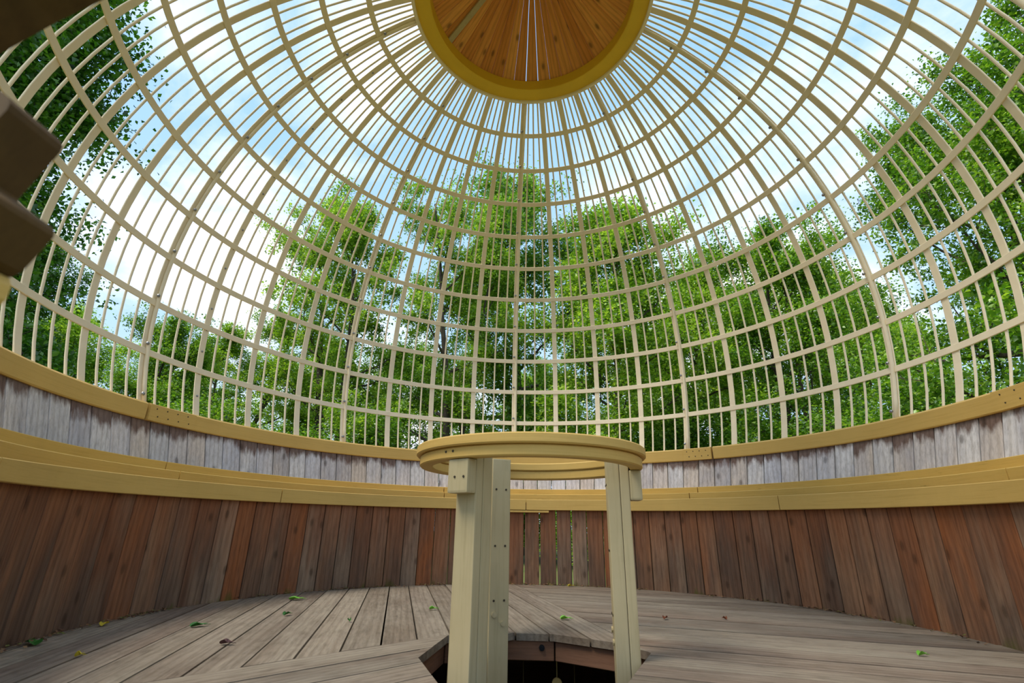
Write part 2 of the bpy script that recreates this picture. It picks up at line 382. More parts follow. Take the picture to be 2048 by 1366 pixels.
# back field: above L1, left of L2 ; front-left field: below L1 ; right field: right of L2
offB = [L2 - .0593 * k for k in range(17, -1, -1)]      # boards right of -0.149 end at the well, the others at the first front-left board
back_l = clip_half(clip_half(circle, nL, L1 + .001, True), nB, L2 - .0005, False)
back_r = clip_half(circle, nB, L2 - .0005, False)
def above_well(pc): return pc if sum(p[1] for p in pc) / len(pc) > -.06 and max(p[1] for p in pc) > .2 else []
lay(back_l, nB, math.radians(103.5), offB[:13]); lay(back_r, nB, math.radians(103.5), offB[12:], trim=above_well)
L3 = 0.0237 - .0618 * 5
offR = [0.0237 + .0618 * k for k in range(-5, 14)]
right = clip_half(clip_half(circle, nB, L2 + .0005, True), nR, L3, True)
right_wide = clip_half(clip_half(circle, nB, L2 - .14, True), nR, L3, True)
lay(right, nR, math.radians(-17), offR[4:]); lay(right_wide, nR, math.radians(-17), offR[:5])
left = clip_half(circle, nL, L1 - .001, False)
offL = [L1 - .0645 * k for k in range(16, -1, -1)]
left_w = clip_half(left, nB, -.145, False)              # boards that run into the left side of the well
def below_well(pc):
    c = (sum(p[0] for p in pc) / len(pc), sum(p[1] for p in pc) / len(pc))
    return clip_half(pc, nR, L3 - .001, False) if c[0] > -.02 else pc
lay(left_w, nL, math.radians(45), offL[11:]); lay(left, nL, math.radians(45), offL[:12], trim=below_well)

# boards that line the well, and a drum added behind them to keep the under-deck dark
cxh, cyh = sum(p[0] for p in HOLE) / len(HOLE), sum(p[1] for p in HOLE) / len(HOLE)
for i in range(len(HOLE)):
    a, b = HOLE[i], HOLE[(i + 1) % len(HOLE)]
    grow = 1.035
    a = (cxh + (a[0] - cxh) * grow, cyh + (a[1] - cyh) * grow); b = (cxh + (b[0] - cxh) * grow, cyh + (b[1] - cyh) * grow)
    mx, my = (a[0] + b[0]) / 2, (a[1] + b[1]) / 2; ang = math.atan2(b[1] - a[1], b[0] - a[0]); ln_ = math.hypot(b[0] - a[0], b[1] - a[1])
    v, f = box_vf(-ln_ / 2 * S + .002, ln_ / 2 * S - .002, 0, 0.014 * S, -0.031 * S, 0)
    bd = link('lining_board', bevel_mesh('lining_board', v, f, MAT['pit'], 0.003), floor, (mx * S, my * S, -DECK_T * S - .004), (0, 0, ang))
    if i == 2:
        bm = bmesh.new(); bmesh.ops.create_cone(bm, cap_ends=True, segments=16, radius1=.012, radius2=.012, depth=.008); bmesh.ops.create_cone(bm, cap_ends=True, segments=6, radius1=.006, radius2=.006, depth=.018)
        me = bpy.data.meshes.new('bolt'); bm.to_mesh(me); bm.free(); me.materials.append(MAT['dark_steel'])
        link('bolt', me, bd, (0.07, -0.004, -0.024), (math.pi / 2, 0, 0))

me = arc_board('light_block_drum', rect(.795, .805, -1.06, -.764), 0, 360, MAT['pit'], 6, True)  # added drum: stops light from the plank gaps reaching the well
o = link('added_light_block', me); tag(o, 'added board drum that keeps light out of the space under the deck', kind='structure')

# ------------------------------------------------------------------ walls of upright boards
def wall_board(parent, th0, th1, rb, rt, zb, zt, mat, gap=0.0011, thick=0.011, jit=0.0008):
    t0, t1 = math.radians(th0), math.radians(th1); tm = (t0 + t1) / 2
    hw = rb * math.tan((t1 - t0) / 2); hwt = rt * math.tan((t1 - t0) / 2)
    j = rnd.uniform(-jit, jit)
    lean = rt - rb; H = (zt - zb)
    def sec(w, r, z):
        b = 0.0012
        pts = [(-w + b, 0), (-w, b), (-w, thick), (w, thick), (w, b), (w - b, 0)]
        return [(x * S, (r - rb + y + j) * S, (z - zb) * S) for x, y in pts]
    v, f = sweep([sec(hw - gap, rb, zb), sec(hwt - gap, rt, zt)])
    me = mesh('plank', v, f, mat); bm = bmesh.new(); bm.from_mesh(me); bmesh.ops.recalc_face_normals(bm, faces=bm.faces[:]); bm.to_mesh(me); bm.free()
    return link('plank', me, parent, W(rb * math.sin(tm), rb * math.cos(tm), zb), (0, 0, -tm))
DOOR = 146
wall_low = empty('wall_lower'); tag(wall_low, 'round inner wall of upright weathered brown boards below the yellow ledge', kind='structure')
seams = [-101.9, -97.85, -93.8, -89.55, -85.21, -80.86, -76.65, -72.36, -68.62, -64.92, -61.14, -57.27, -53.32, -49.48, -45.75, -42.16, -38.3, -34.38, -30.43, -26.75, -23.11, -19.34,
         -15.9, -12.3, -8.6, -4.75, -0.95, 2.86, 6.94, 10.67, 14.4, 18.35, 22.1, 25.7, 29.4, 33.1, 36.78, 40.49, 44.26, 48.52, 52.41, 56.2, 59.98, 63.77, 67.71, 71.51, 75.56, 79.48, 83.64, 87.74, 92.5, 96.6]
while seams[0] > -DOOR: seams.insert(0, seams[0] - 3.95)
while seams[-1] < DOOR: seams.append(seams[-1] + 3.95)
BRIGHT = (-0.95, 2.86, 6.94, 10.67)
for a, b in zip(seams[:-1], seams[1:]):
    ga = 0.09 if a in BRIGHT else 0.0; gb = 0.09 if b in BRIGHT else 0.0
    wall_board(wall_low, a + ga, b - gb, 0.816, 0.816, -1.055, -0.482 - .0062 * (((a + b) / 2) / 83) ** 4, MAT['wall_low'], gap=0.0011)
wall_up = empty('wall_upper'); tag(wall_up, 'flared upper wall of silver grey boards between ledge and rim', kind='structure')
useams = [-1.1 + 3.353 * k for k in range(-44, 45)]
useams = [s for s in useams if -DOOR - 2 < s < DOOR + 2]
for a, b in zip(useams[:-1], useams[1:]):
    wall_board(wall_up, a, b, 0.913, 0.949, -0.455, -0.312, MAT['wall_up'], gap=0.0012)

# ------------------------------------------------------------------ yellow ledge and rim
def screw_mesh(r, h, mat, name='screw'):
    bm = bmesh.new(); bmesh.ops.create_cone(bm, cap_ends=True, segments=10, radius1=r, radius2=r * .8, depth=h)
    me = bpy.data.meshes.new(name); bm.to_mesh(me); bm.free(); me.materials.append(mat); return me
def ring_boards(trim, label, prof, joints, mat, gap=0.18, name='board'):
    t = empty(trim); tag(t, label, kind='structure')
    out = []
    for a, b in zip(joints[:-1], joints[1:]):
        out.append(link(name, arc_board(name, prof, a + gap / 2, b - gap / 2, mat), t))
    return t, out
jn = [-DOOR, -120.6, -60.6, -0.56, 59.5, 119.5, DOOR]
# the old ledge sags a little towards the doorway
ring_boards('trim_1', 'broad yellow skirt board of the round ledge, lowest tier', lambda t: rect(.802, .815, -.508 - .0066 * (t / 83) ** 2, -.4722 - .0046 * (t / 83) ** 4), jn, MAT['yellow'])
js = [-DOOR, -81.1, -21.0, 39.0, 100.3, DOOR]
ring_boards('trim_2', 'narrow yellow board of the round ledge, middle tier', lambda t: rect(.832, .884, -.500 - .0060 * (t / 83) ** 4, -.4526 - .003 * (t / 83) ** 4), js, MAT['yellow_moss'])
ring_boards('trim_3', 'narrow mossy yellow board of the round ledge, top tier', lambda t: rect(.885, .925, -.4515 - .003 * (t / 83) ** 4, -.4312 - .0006 * (t / 83) ** 4), [j + .6 for j in js[:-1]] + [DOOR], MAT['yellow_moss'])
ft = link('trim_5', arc_board('trim_5', rect(.803, .817, -.5165, -.5093), -14.0, 5.2, MAT['yellow'])); tag(ft, 'short thin yellow batten under the ledge at the back', kind='structure')
rim, rb_ = ring_boards('trim_4', 'yellow painted timber rim that carries the cage bars', [(.9385, -.337), (.972, -.337), (.972, -.297), (.9415, -.2945), (.9365, -.299), (.9365, -.3345)], [-DOOR, -83.05, -21.5, 42.4, 102.5, DOOR], MAT['yellow'], gap=0.35)
# lap plates with screw heads beside the joints
sm_small = screw_mesh(.0045, .004, MAT['hole'])
for a, b in ((-82.8, -74.4), (36.2, 42.2), (92.8, 102.2), (-21.2, -13)):
    pl = link('lap_board', arc_board('lap_board', [(.9345, -.336), (.938, -.336), (.938, -.2965), (.9345, -.2975)], a, b, MAT['yellow']), rim)
    for k in range(4):
        for zz in (-.306, -.324):
            th = math.radians(a + (b - a) * (k + .6) / 4.4 + (0.4 if zz < -.31 else 0)); r_ = .9343
            link('screw', sm_small, pl, W(r_ * math.sin(th), r_ * math.cos(th), zz), (math.pi / 2, 0, -th))

# ------------------------------------------------------------------ cage dome
dome = empty('cage_dome', W(0, 0, -.295)); tag(dome, 'cream metal birdcage dome of curved bars over the round pavilion', 'dome')
inv = Matrix.Translation(W(0, 0, -.295)).inverted()
PH0, DPH = math.radians(-9.33), math.radians(7.83)
PHB, PHT = math.radians(-17.4), math.radians(68.8)
def meridian(name, prof, ph0, ph1, mat, n=30, smooth=False):
    """prof: (tangential, radial) offsets in metres about the sphere, built at theta = 0 with the dome centre as origin at the rim height"""
    secs = []
    for ph in np.linspace(ph0, ph1, n):
        s = []
        for t, q in prof:
            r_ = S + q
            s.append((t, r_ * math.cos(ph), r_ * math.sin(ph) + .295 * S))
        secs.append(s)
    v, f = sweep(secs); me = mesh(name, v, f, mat); bm = bmesh.new(); bm.from_mesh(me); bmesh.ops.recalc_face_normals(bm, faces=bm.faces[:]); bm.to_mesh(me); bm.free()
    if smooth: me.polygons.foreach_set('use_smooth', [True] * len(me.polygons))
    return me
def octo(w, d, c=0.25):
    b = c * min(w, d)
    return [(-w / 2 + b, -d / 2), (w / 2 - b, -d / 2), (w / 2, -d / 2 + b), (w / 2, d / 2 - b), (w / 2 - b, d / 2), (-w / 2 + b, d / 2), (-w / 2, d / 2 - b), (-w / 2, -d / 2 + b)]
flat_prof = [(t, q + .008) for t, q in octo(.046, .008)]
thin_prof = [(t, q + .008) for t, q in octo(.0145, .011, .3)]
PHD = PH0 + DPH * 4
m_flat = meridian('flat_bar', flat_prof, PHB, PHT, MAT['cream']); m_flat_s = meridian('flat_bar', flat_prof, PHD, PHT, MAT['cream'])
m_thin = meridian('thin_bar', thin_prof, PHB, PHT, MAT['cream']); m_thin_s = meridian('thin_bar', thin_prof, PHD, PHT, MAT['cream'])
# main rib: flat strip with a rounded tube riding on its inner side
m_main = meridian('main_rib', [(t, q + .008) for t, q in octo(.050, .009)], PHB, PHT, MAT['cream'])
tube = [(.010 + .0125 * math.cos(a), -.006 + .0125 * math.sin(a)) for a in np.linspace(0, 2 * math.pi, 10, endpoint=False)]
m_tube = meridian('rib_tube', tube, PHB, PHT, MAT['cream'], smooth=True)
bm = bmesh.new(); bmesh.ops.create_uvsphere(bm, u_segments=10, v_segments=6, radius=.0115, matrix=Matrix.Diagonal((1, 1, .7, 1)))
m_bolt = bpy.data.meshes.new('bolt'); bm.to_mesh(m_bolt); bm.free(); m_bolt.materials.append(MAT['steel'])
T0 = -3.35
def in_door(th): return abs((th + 360) % 360 - 180) < 21
for k in range(144):
    th = T0 + 2.5 * k; rz = -math.radians(th); door = in_door(th)
    if k % 16 == 0:
        o = link('main_rib', m_main, dome, (0, 0, 0), (0, 0, rz)); tb = link('rib_tube', m_tube, o)
        for j in range(11):
            ph = PH0 + DPH * (j - 0.86); r_ = S - .019
            b = link('bolt', m_bolt, o, (-.010, r_ * math.cos(ph), r_ * math.sin(ph) + .295 * S)); b.rotation_euler = (math.pi / 2 + ph, 0, 0)
    elif k % 4 == 0:
        o = link('flat_bar', m_flat_s if door else m_flat, dome, (0, 0, 0), (0, 0, rz))
        if (k // 4) % 36 == 29:      # the bolted bar beside the main rib on the left
            for j in range(20):
                ph = PH0 + DPH * (j * .5 - .55); r_ = S + .002
                b = link('bolt', m_bolt, o, (0.0, r_ * math.cos(ph), r_ * math.sin(ph) + .295 * S)); b.rotation_euler = (math.pi / 2 + ph, 0, 0); b.scale = (.7, .7, .7)
    else:
        link('thin_bar', m_thin_s if door else m_thin, dome, (0, 0, 0), (0, 0, rz))
for j in range(10):
    ph = PH0 + DPH * j; hw, ht = .0205, .004
    prof = []
    for t, q in octo(2 * hw, 2 * ht):
        r_ = S + q; prof.append((r_ * math.cos(ph) - t * math.sin(ph), r_ * math.sin(ph) + t * math.cos(ph) + .295 * S))
    full = j > 4; ths = np.radians(np.linspace(0, 360, 145)[:-1] if full else np.linspace(-159, 159, 129))
    v, f = sweep([[(r_ * math.sin(t), r_ * math.cos(t), z) for r_, z in prof] for t in ths], closed_path=full)
    me = mesh('ring_band', v, f, MAT['cream']); bm = bmesh.new(); bm.from_mesh(me); bmesh.ops.recalc_face_normals(bm, faces=bm.faces[:]); bm.to_mesh(me); bm.free()
    link('ring_band', me, dome)
# small ring at the top that gathers the bars
me = arc_board('top_ring', rect(.356, .366, .918, .934), 0, 360, MAT['cream'], closed=True); o = link('top_ring', me, dome); o.matrix_parent_inverse = inv

# ------------------------------------------------------------------ cone roof with its collar
roof = empty('cone_roof', W(0, 0, .925)); tag(roof, 'conical pine board roof with deep yellow collar on top of the cage', 'roof')
rinv = Matrix.Translation(W(0, 0, .925)).inverted()
o = link('collar', arc_board('collar', rect(.309, .358, .926, .9705, .002), 0, 360, MAT['collar'], closed=True), roof); o.matrix_parent_inverse = rinv
R0 = 0.352; ZA = 1.25; Z0 = 0.978 - (R0 - .31) * (ZA - .978) / .31
slope = math.atan2(ZA - Z0, R0); Lr = math.hypot(R0, ZA - Z0)
BR = {-2.93: .35, 4.97: .5, 10.4: .25}
rs = [-180 + 8.0 * k - 2.93 + 4 for k in range(46)]
rs = sorted(set([round(-2.93 + 8.0 * k, 2) for k in range(-22, 23)]))
def roof_board(a, b, ga, gb):
    w = math.radians(b - a); tm = math.radians((a + b) / 2)
    h0 = R0 * math.tan(w / 2) * S; h1 = .012 * math.tan(w / 2) * S
    L_ = Lr * (1 - .012 / R0) * S; th_ = .02
    c_ = .005
    def sec(h, y, k):
        a_, b_ = -h + min(ga, h * .4), h - min(gb, h * .4); q = min(c_, h * .3)
        return [(a_ + q, y, 0), (b_ - q, y, 0), (b_, y, q), (b_, y, th_), (a_, y, th_), (a_, y, q)]
    v, f = sweep([sec(h0, 0, 0), sec(h1, L_, 1)])
    me = mesh('plank', v, f, MAT['roof']); bm = bmesh.new(); bm.from_mesh(me); bmesh.ops.recalc_face_normals(bm, faces=bm.faces[:]); bm.to_mesh(me); bm.free()
    # local y runs up the slope towards the axis
    mat = Matrix.Translation(W(R0 * math.sin(tm), R0 * math.cos(tm), Z0)) @ Matrix.Rotation(-tm + math.pi, 4, 'Z') @ Matrix.Rotation(slope, 4, 'X')
    o = link('plank', me, roof); o.matrix_world = mat; o.matrix_parent_inverse = rinv; o.matrix_basis = mat
for a, b in zip(rs, rs[1:] + [rs[0] + 360]):
    ga = .003 if abs(a + 2.93) < .1 else (.0022 if abs(a - 5.07) < .1 else .0006)
    gb = .003 if abs(b + 2.93) < .1 else (.0022 if abs(b - 5.07) < .1 else .0006)
    roof_board(a, b, gb, ga)      # seen from below left and right swap
# cream batten screwed under the boards
tb = math.radians(-62); v, f = box_vf(-.022, .022, .11, .80, -.022, -.002)
me = bevel_mesh('batten', v, f, MAT['cream_wood'], .002)
mat = Matrix.Translation(W(R0 * math.sin(tb), R0 * math.cos(tb), Z0)) @ Matrix.Rotation(-tb + math.pi, 4, 'Z') @ Matrix.Rotation(slope, 4, 'X')
o = link('batten', me, roof); o.matrix_parent_inverse = rinv; o.matrix_basis = mat
me = arc_board('finial', [(.0, 1.225), (.03, 1.225), (.035, 1.24), (.02, 1.275), (.028, 1.30), (.0, 1.34)], 0, 360, MAT['yellow'], 20, True); o = link('finial', me, roof); o.matrix_parent_inverse = rinv

# ------------------------------------------------------------------ ring stand over the well
TC = (-.004, -.175)
stand = empty('ring_stand', W(TC[0], TC[1], -.79)); tag(stand, 'three legged cream stand carrying a yellow double wooden ring over the well', 'stand')
def ring_local(name, r0, r1, z0, z1, mat):
    prof = rect(r0, r1, z0, z1, .002); ths = np.linspace(0, 2 * math.pi, 96, endpoint=False)
    v, f = sweep([[(r_ * S * math.sin(t), r_ * S * math.cos(t), (z + .79) * S) for r_, z in prof] for t in ths], closed_path=True)
    me = mesh(name, v, f, mat); bm = bmesh.new(); bm.from_mesh(me); bmesh.ops.recalc_face_normals(bm, faces=bm.faces[:]); bm.to_mesh(me); bm.free()
    return link(name, me, stand)
ring_local('upper_ring', .1625, .1935, -.4595, -.4445, MAT['yellow']); lowr = ring_local('lower_ring', .1655, .187, -.4763, -.4597, MAT['yellow'])
s_leg = screw_mesh(.0048, .004, MAT['hole']); b_leg = screw_mesh(.011, .010, MAT['cream_wood'], 'bolt')
for k, ang in enumerate((-125, -5, 115)):
    a = math.radians(ang)
    rotz = a                                  # local x = outward
    lg = empty('leg', (0, 0, 0), stand); lg.rotation_euler = (0, 0, rotz)
    w = .0375 * S / 2; z1 = (.79 - .4425) * S; zb = -.09 * S
    for nm, x0, x1, ww in (('inner_board', .127, .1475, w), ('outer_board', .148, .163, w * .98)):
        v, f = box_vf(x0 * S, x1 * S, -ww, ww, zb, z1 - (0 if nm == 'inner_board' else .01))
        link(nm, bevel_mesh(nm, v, f, MAT['cream_wood'], .005, 2), lg)
    v, f = box_vf(.1633 * S, .183 * S, -w, w, (.79 - .524) * S, (.79 - .4768) * S)
    bk = link('block', bevel_mesh('block', v, f, MAT['cream_wood'], .008, 2), lg)
    for yy in (-.012, .028):
        link('screw', s_leg, bk, (.1832 * S, yy, (.79 - .502) * S), (0, math.pi / 2, 0))
    for zz in (-.50, -.60, -.69):
        for yy in (-.022, .026):
            link('screw', s_leg, lg, (.1268 * S, yy, (.79 + zz) * S), (0, math.pi / 2, 0))
    for zz, yy in ((-.712, .024), (-.726, -.018)):
        link('bolt', b_leg, lg, (.1266 * S, yy, (.79 + zz) * S), (0, math.pi / 2, 0))
for yy in (-.06, -.02):
    t = math.radians(-125) + yy * 2
    link('screw', s_leg, lowr, (.1872 * S * math.cos(t), .1872 * S * math.sin(t), (.79 - .466) * S), (0, math.pi / 2, t))

# wooden disc and cords hanging in the well
def cord(x, y, z0, z1, name, parent=None):
    v, f = [], []
    secs = [[(x * S + .0022 * math.cos(q), y * S + .0022 * math.sin(q), (zz + ZF) * S) for q in np.linspace(0, 2 * math.pi, 6, endpoint=False)] for zz in (z0, z1)]
    v, f = sweep(secs); return link(name, mesh(name, v, f, MAT['rope']), parent)
MAT['rope'] = plain('pale_rope', srgb(206, 178, 110), .8)
MAT['rope_dark'] = plain('brown_rope', srgb(96, 78, 44), .9)
bm = bmesh.new(); bmesh.ops.create_cone(bm, cap_ends=True, segments=28, radius1=.0225, radius2=.0225, depth=.012)
bmesh.ops.bevel(bm, geom=[e for e in bm.edges if len(e.link_faces) == 2 and abs(e.calc_face_angle(0)) > 1], offset=.002, segments=1, affect='EDGES')
me = bpy.data.meshes.new('disc'); bm.to_mesh(me); bm.free(); me.materials.append(plain('pale_turned_wood', srgb(226, 192, 118), .6))
HX, HY = .049, .045
pend = empty('hanging_disc', W(HX, HY, -.839)); tag(pend, 'pale round wooden disc hanging on a thin cord in the dark well', 'disc')
link('disc', me, pend, (0, 0, 0), (math.pi / 2, 0, 0))
c_ = cord(0, 0, -ZF, -ZF + (.839 - .765), 'cord', pend)
for (x, y), lab in (((-.014, .05), 'thin brown cord hanging in the well beside the left leg'), ((.082, .045), 'thin brown cord hanging in the well right of the disc')):
    o = cord(x, y, -.90, -.765, 'rope'); o.data.materials[0] = MAT['rope_dark']; tag(o, lab, 'cord', 'brown cords in the well')

# ------------------------------------------------------------------ timber frame at the doorway, close to the camera
C0 = Vector(W(-0.014, -1.042, -0.569))
frame = empty('door_frame', (-0.55, -2.1, GZ)); tag(frame, 'timber door frame coloured dark for shade, with stepped zigzag edge at the left', 'door frame')
# outline of the stepped frame in metres (x, z), cut from a 50 mm board standing in the doorway
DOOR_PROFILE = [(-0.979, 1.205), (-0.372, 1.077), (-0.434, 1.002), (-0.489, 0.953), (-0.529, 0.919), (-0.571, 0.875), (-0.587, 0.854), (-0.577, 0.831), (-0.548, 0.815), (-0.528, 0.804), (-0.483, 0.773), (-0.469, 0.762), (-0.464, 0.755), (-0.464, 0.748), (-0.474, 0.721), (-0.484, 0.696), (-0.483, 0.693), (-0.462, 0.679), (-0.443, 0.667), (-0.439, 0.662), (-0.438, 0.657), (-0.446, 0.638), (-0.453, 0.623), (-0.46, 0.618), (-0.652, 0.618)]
DOOR_LOWER = [(-0.651, 0.617), (-0.461, 0.617), (-0.457, 0.609), (-0.457, 0.597), (-0.463, 0.587), (-0.478, 0.575)]
def frame_board(name, pts, th, mat):
    bm = bmesh.new(); vs = [bm.verts.new((p[0], -.895 * S, p[1])) for p in pts]; fc = bm.faces.new(vs)
    r = bmesh.ops.extrude_face_region(bm, geom=[fc])
    for g in r['geom']:
        if isinstance(g, bmesh.types.BMVert): g.co.y -= th
    bmesh.ops.recalc_face_normals(bm, faces=bm.faces[:])
    bmesh.ops.triangulate(bm, faces=[f for f in bm.faces if len(f.verts) > 4])
    me = bpy.data.meshes.new(name); bm.to_mesh(me); bm.free(); me.materials.append(mat)
    o = link(name, me, frame); o.matrix_parent_inverse = Matrix.Translation((-0.55, -2.1, GZ)).inverted(); return o
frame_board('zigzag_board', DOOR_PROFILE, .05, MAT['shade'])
xl = DOOR_LOWER[0][0]
frame_board('jamb', DOOR_LOWER + [(DOOR_LOWER[-1][0], GZ), (xl, GZ)], .05, MAT['yellow'])

# ------------------------------------------------------------------ trees
def leaf_mat(name, dark, mid, light, trans=0.45):
    m, nt, nd, ln, bs = newmat(name); nd.remove(bs)
    out = [n for n in nd if n.type == 'OUTPUT_MATERIAL'][0]
    geo = nd.new('ShaderNodeNewGeometry'); oi = nd.new('ShaderNodeObjectInfo')
    tc = nd.new('ShaderNodeTexCoord'); big = noise(nd, ln, tc.outputs['Object'], 0.55, 3)
    f = math_(nd, ln, 'ADD', math_(nd, ln, 'MULTIPLY', geo.outputs['Random Per Island'], .7), math_(nd, ln, 'MULTIPLY', math_(nd, ln, 'SUBTRACT', big.outputs['Fac'], .35), 1.0), clamp=True)
    r = ramp(nd, [(0.1, dark), (0.5, mid), (0.95, light)]); ln.new(f, r.inputs[0])
    d = nd.new('ShaderNodeBsdfDiffuse'); t = nd.new('ShaderNodeBsdfTranslucent'); g = nd.new('ShaderNodeBsdfGlossy'); g.inputs['Roughness'].default_value = .45
    ln.new(r.outputs[0], d.inputs[0])
    tcz = mixc(nd, ln, 1.0, r.outputs[0], (1.25, 1.35, .6), 'MULTIPLY'); ln.new(tcz, t.inputs[0])
    mx = nd.new('ShaderNodeMixShader'); mx.inputs[0].default_value = trans; ln.new(d.outputs[0], mx.inputs[1]); ln.new(t.outputs[0], mx.inputs[2])
    mg = nd.new('ShaderNodeMixShader'); mg.inputs[0].default_value = .06; ln.new(mx.outputs[0], mg.inputs[1]); ln.new(g.outputs[0], mg.inputs[2])
    ln.new(mg.outputs[0], out.inputs[0]); return m
def bark_mat():
    m, nt, nd, ln, bs = newmat('grey_brown_bark'); tc = nd.new('ShaderNodeTexCoord')
    n = noise(nd, ln, mapping(nd, ln, tc.outputs['Object'], (1, 1, .2)), 14, 6, .7)
    r = ramp(nd, [(.3, srgb(44, 36, 30)), (.55, srgb(84, 72, 60)), (.75, srgb(112, 104, 88))]); ln.new(n.outputs['Fac'], r.inputs[0]); ln.new(r.outputs[0], bs.inputs['Base Color']); bs.inputs['Roughness'].default_value = .9
    bp = nd.new('ShaderNodeBump'); bp.inputs['Strength'].default_value = .6; bp.inputs['Distance'].default_value = .03; ln.new(n.outputs['Fac'], bp.inputs['Height']); ln.new(bp.outputs[0], bs.inputs['Normal'])
    return m
MAT['bark'] = bark_mat()
LEAF = {
 'fresh': leaf_mat('fresh_green_leaves', srgb(76, 116, 28), srgb(132, 172, 50), srgb(198, 218, 92)),
 'mid': leaf_mat('mid_green_leaves', srgb(54, 96, 24), srgb(102, 148, 40), srgb(168, 198, 72)),
 'deep': leaf_mat('deep_green_leaves', srgb(36, 78, 22), srgb(72, 124, 34), srgb(120, 166, 54)),
}
def limb_chain(rg, p, d, L, r, n, wob, lift=0.0):
    pts = [(np.array(p, float), r)]; d = np.array(d, float); d /= np.linalg.norm(d); p = np.array(p, float)
    for i in range(n):
        d = d + rg.normal(0, wob, 3) + np.array([0, 0, lift]); d /= np.linalg.norm(d)
        p = p + d * L / n; pts.append((p.copy(), max(.006, r * (1 - .82 * (i + 1) / n))))
    return pts
def tube_vf(chains, seg_for=lambda r: 8 if r > .09 else (5 if r > .03 else 3)):
    V, F = [], []
    for ch in chains:
        k = seg_for(ch[0][1]); base = len(V)
        for i, (p, r) in enumerate(ch):
            d = (ch[min(i + 1, len(ch) - 1)][0] - ch[max(i - 1, 0)][0]); d = d / (np.linalg.norm(d) + 1e-9)
            a = np.cross(d, [0.31, 0.95, 0.05]); a /= np.linalg.norm(a) + 1e-9; b = np.cross(d, a)
            for q in range(k):
                t = 2 * math.pi * q / k; V.append(p + r * (math.cos(t) * a + math.sin(t) * b))
        for i in range(len(ch) - 1):
            for q in range(k):
                F.append((base + i * k + q, base + i * k + (q + 1) % k, base + (i + 1) * k + (q + 1) % k, base + (i + 1) * k + q))
    return V, F
def leaves_mesh(name, centers, sizes, rg, mat, droop=0.0):
    n = len(centers)
    u = rg.normal(0, 1, (n, 3)); u[:, 2] = u[:, 2] * .55 - droop; u /= np.linalg.norm(u, axis=1)[:, None]
    nr = rg.normal(0, .55, (n, 3)) + np.array([0, 0, 1.0]); w = np.cross(u, nr); w /= np.linalg.norm(w, axis=1)[:, None] + 1e-9
    nn = np.cross(w, u)
    L = sizes[:, None]; Wd = L * rg.uniform(.30, .42, (n, 1))
    base = centers - u * L * .5; tip = centers + u * L * .5 - nn * L * .12
    l = centers + w * Wd + nn * Wd * .35 - u * L * .06; r = centers - w * Wd + nn * Wd * .35 - u * L * .06
    co = np.stack([base, r, tip, l], 1).reshape(-1, 3)
    idx = np.arange(n) * 4
    tri = np.stack([idx, idx + 1, idx + 2, idx, idx + 2, idx + 3], 1).reshape(-1)
    me = bpy.data.meshes.new(name); me.vertices.add(4 * n); me.vertices.foreach_set('co', co.ravel())
    me.loops.add(6 * n); me.loops.foreach_set('vertex_index', tri)
    me.polygons.add(2 * n); me.polygons.foreach_set('loop_start', np.arange(2 * n) * 3)
    me.update(calc_edges=True); me.materials.append(mat); return me
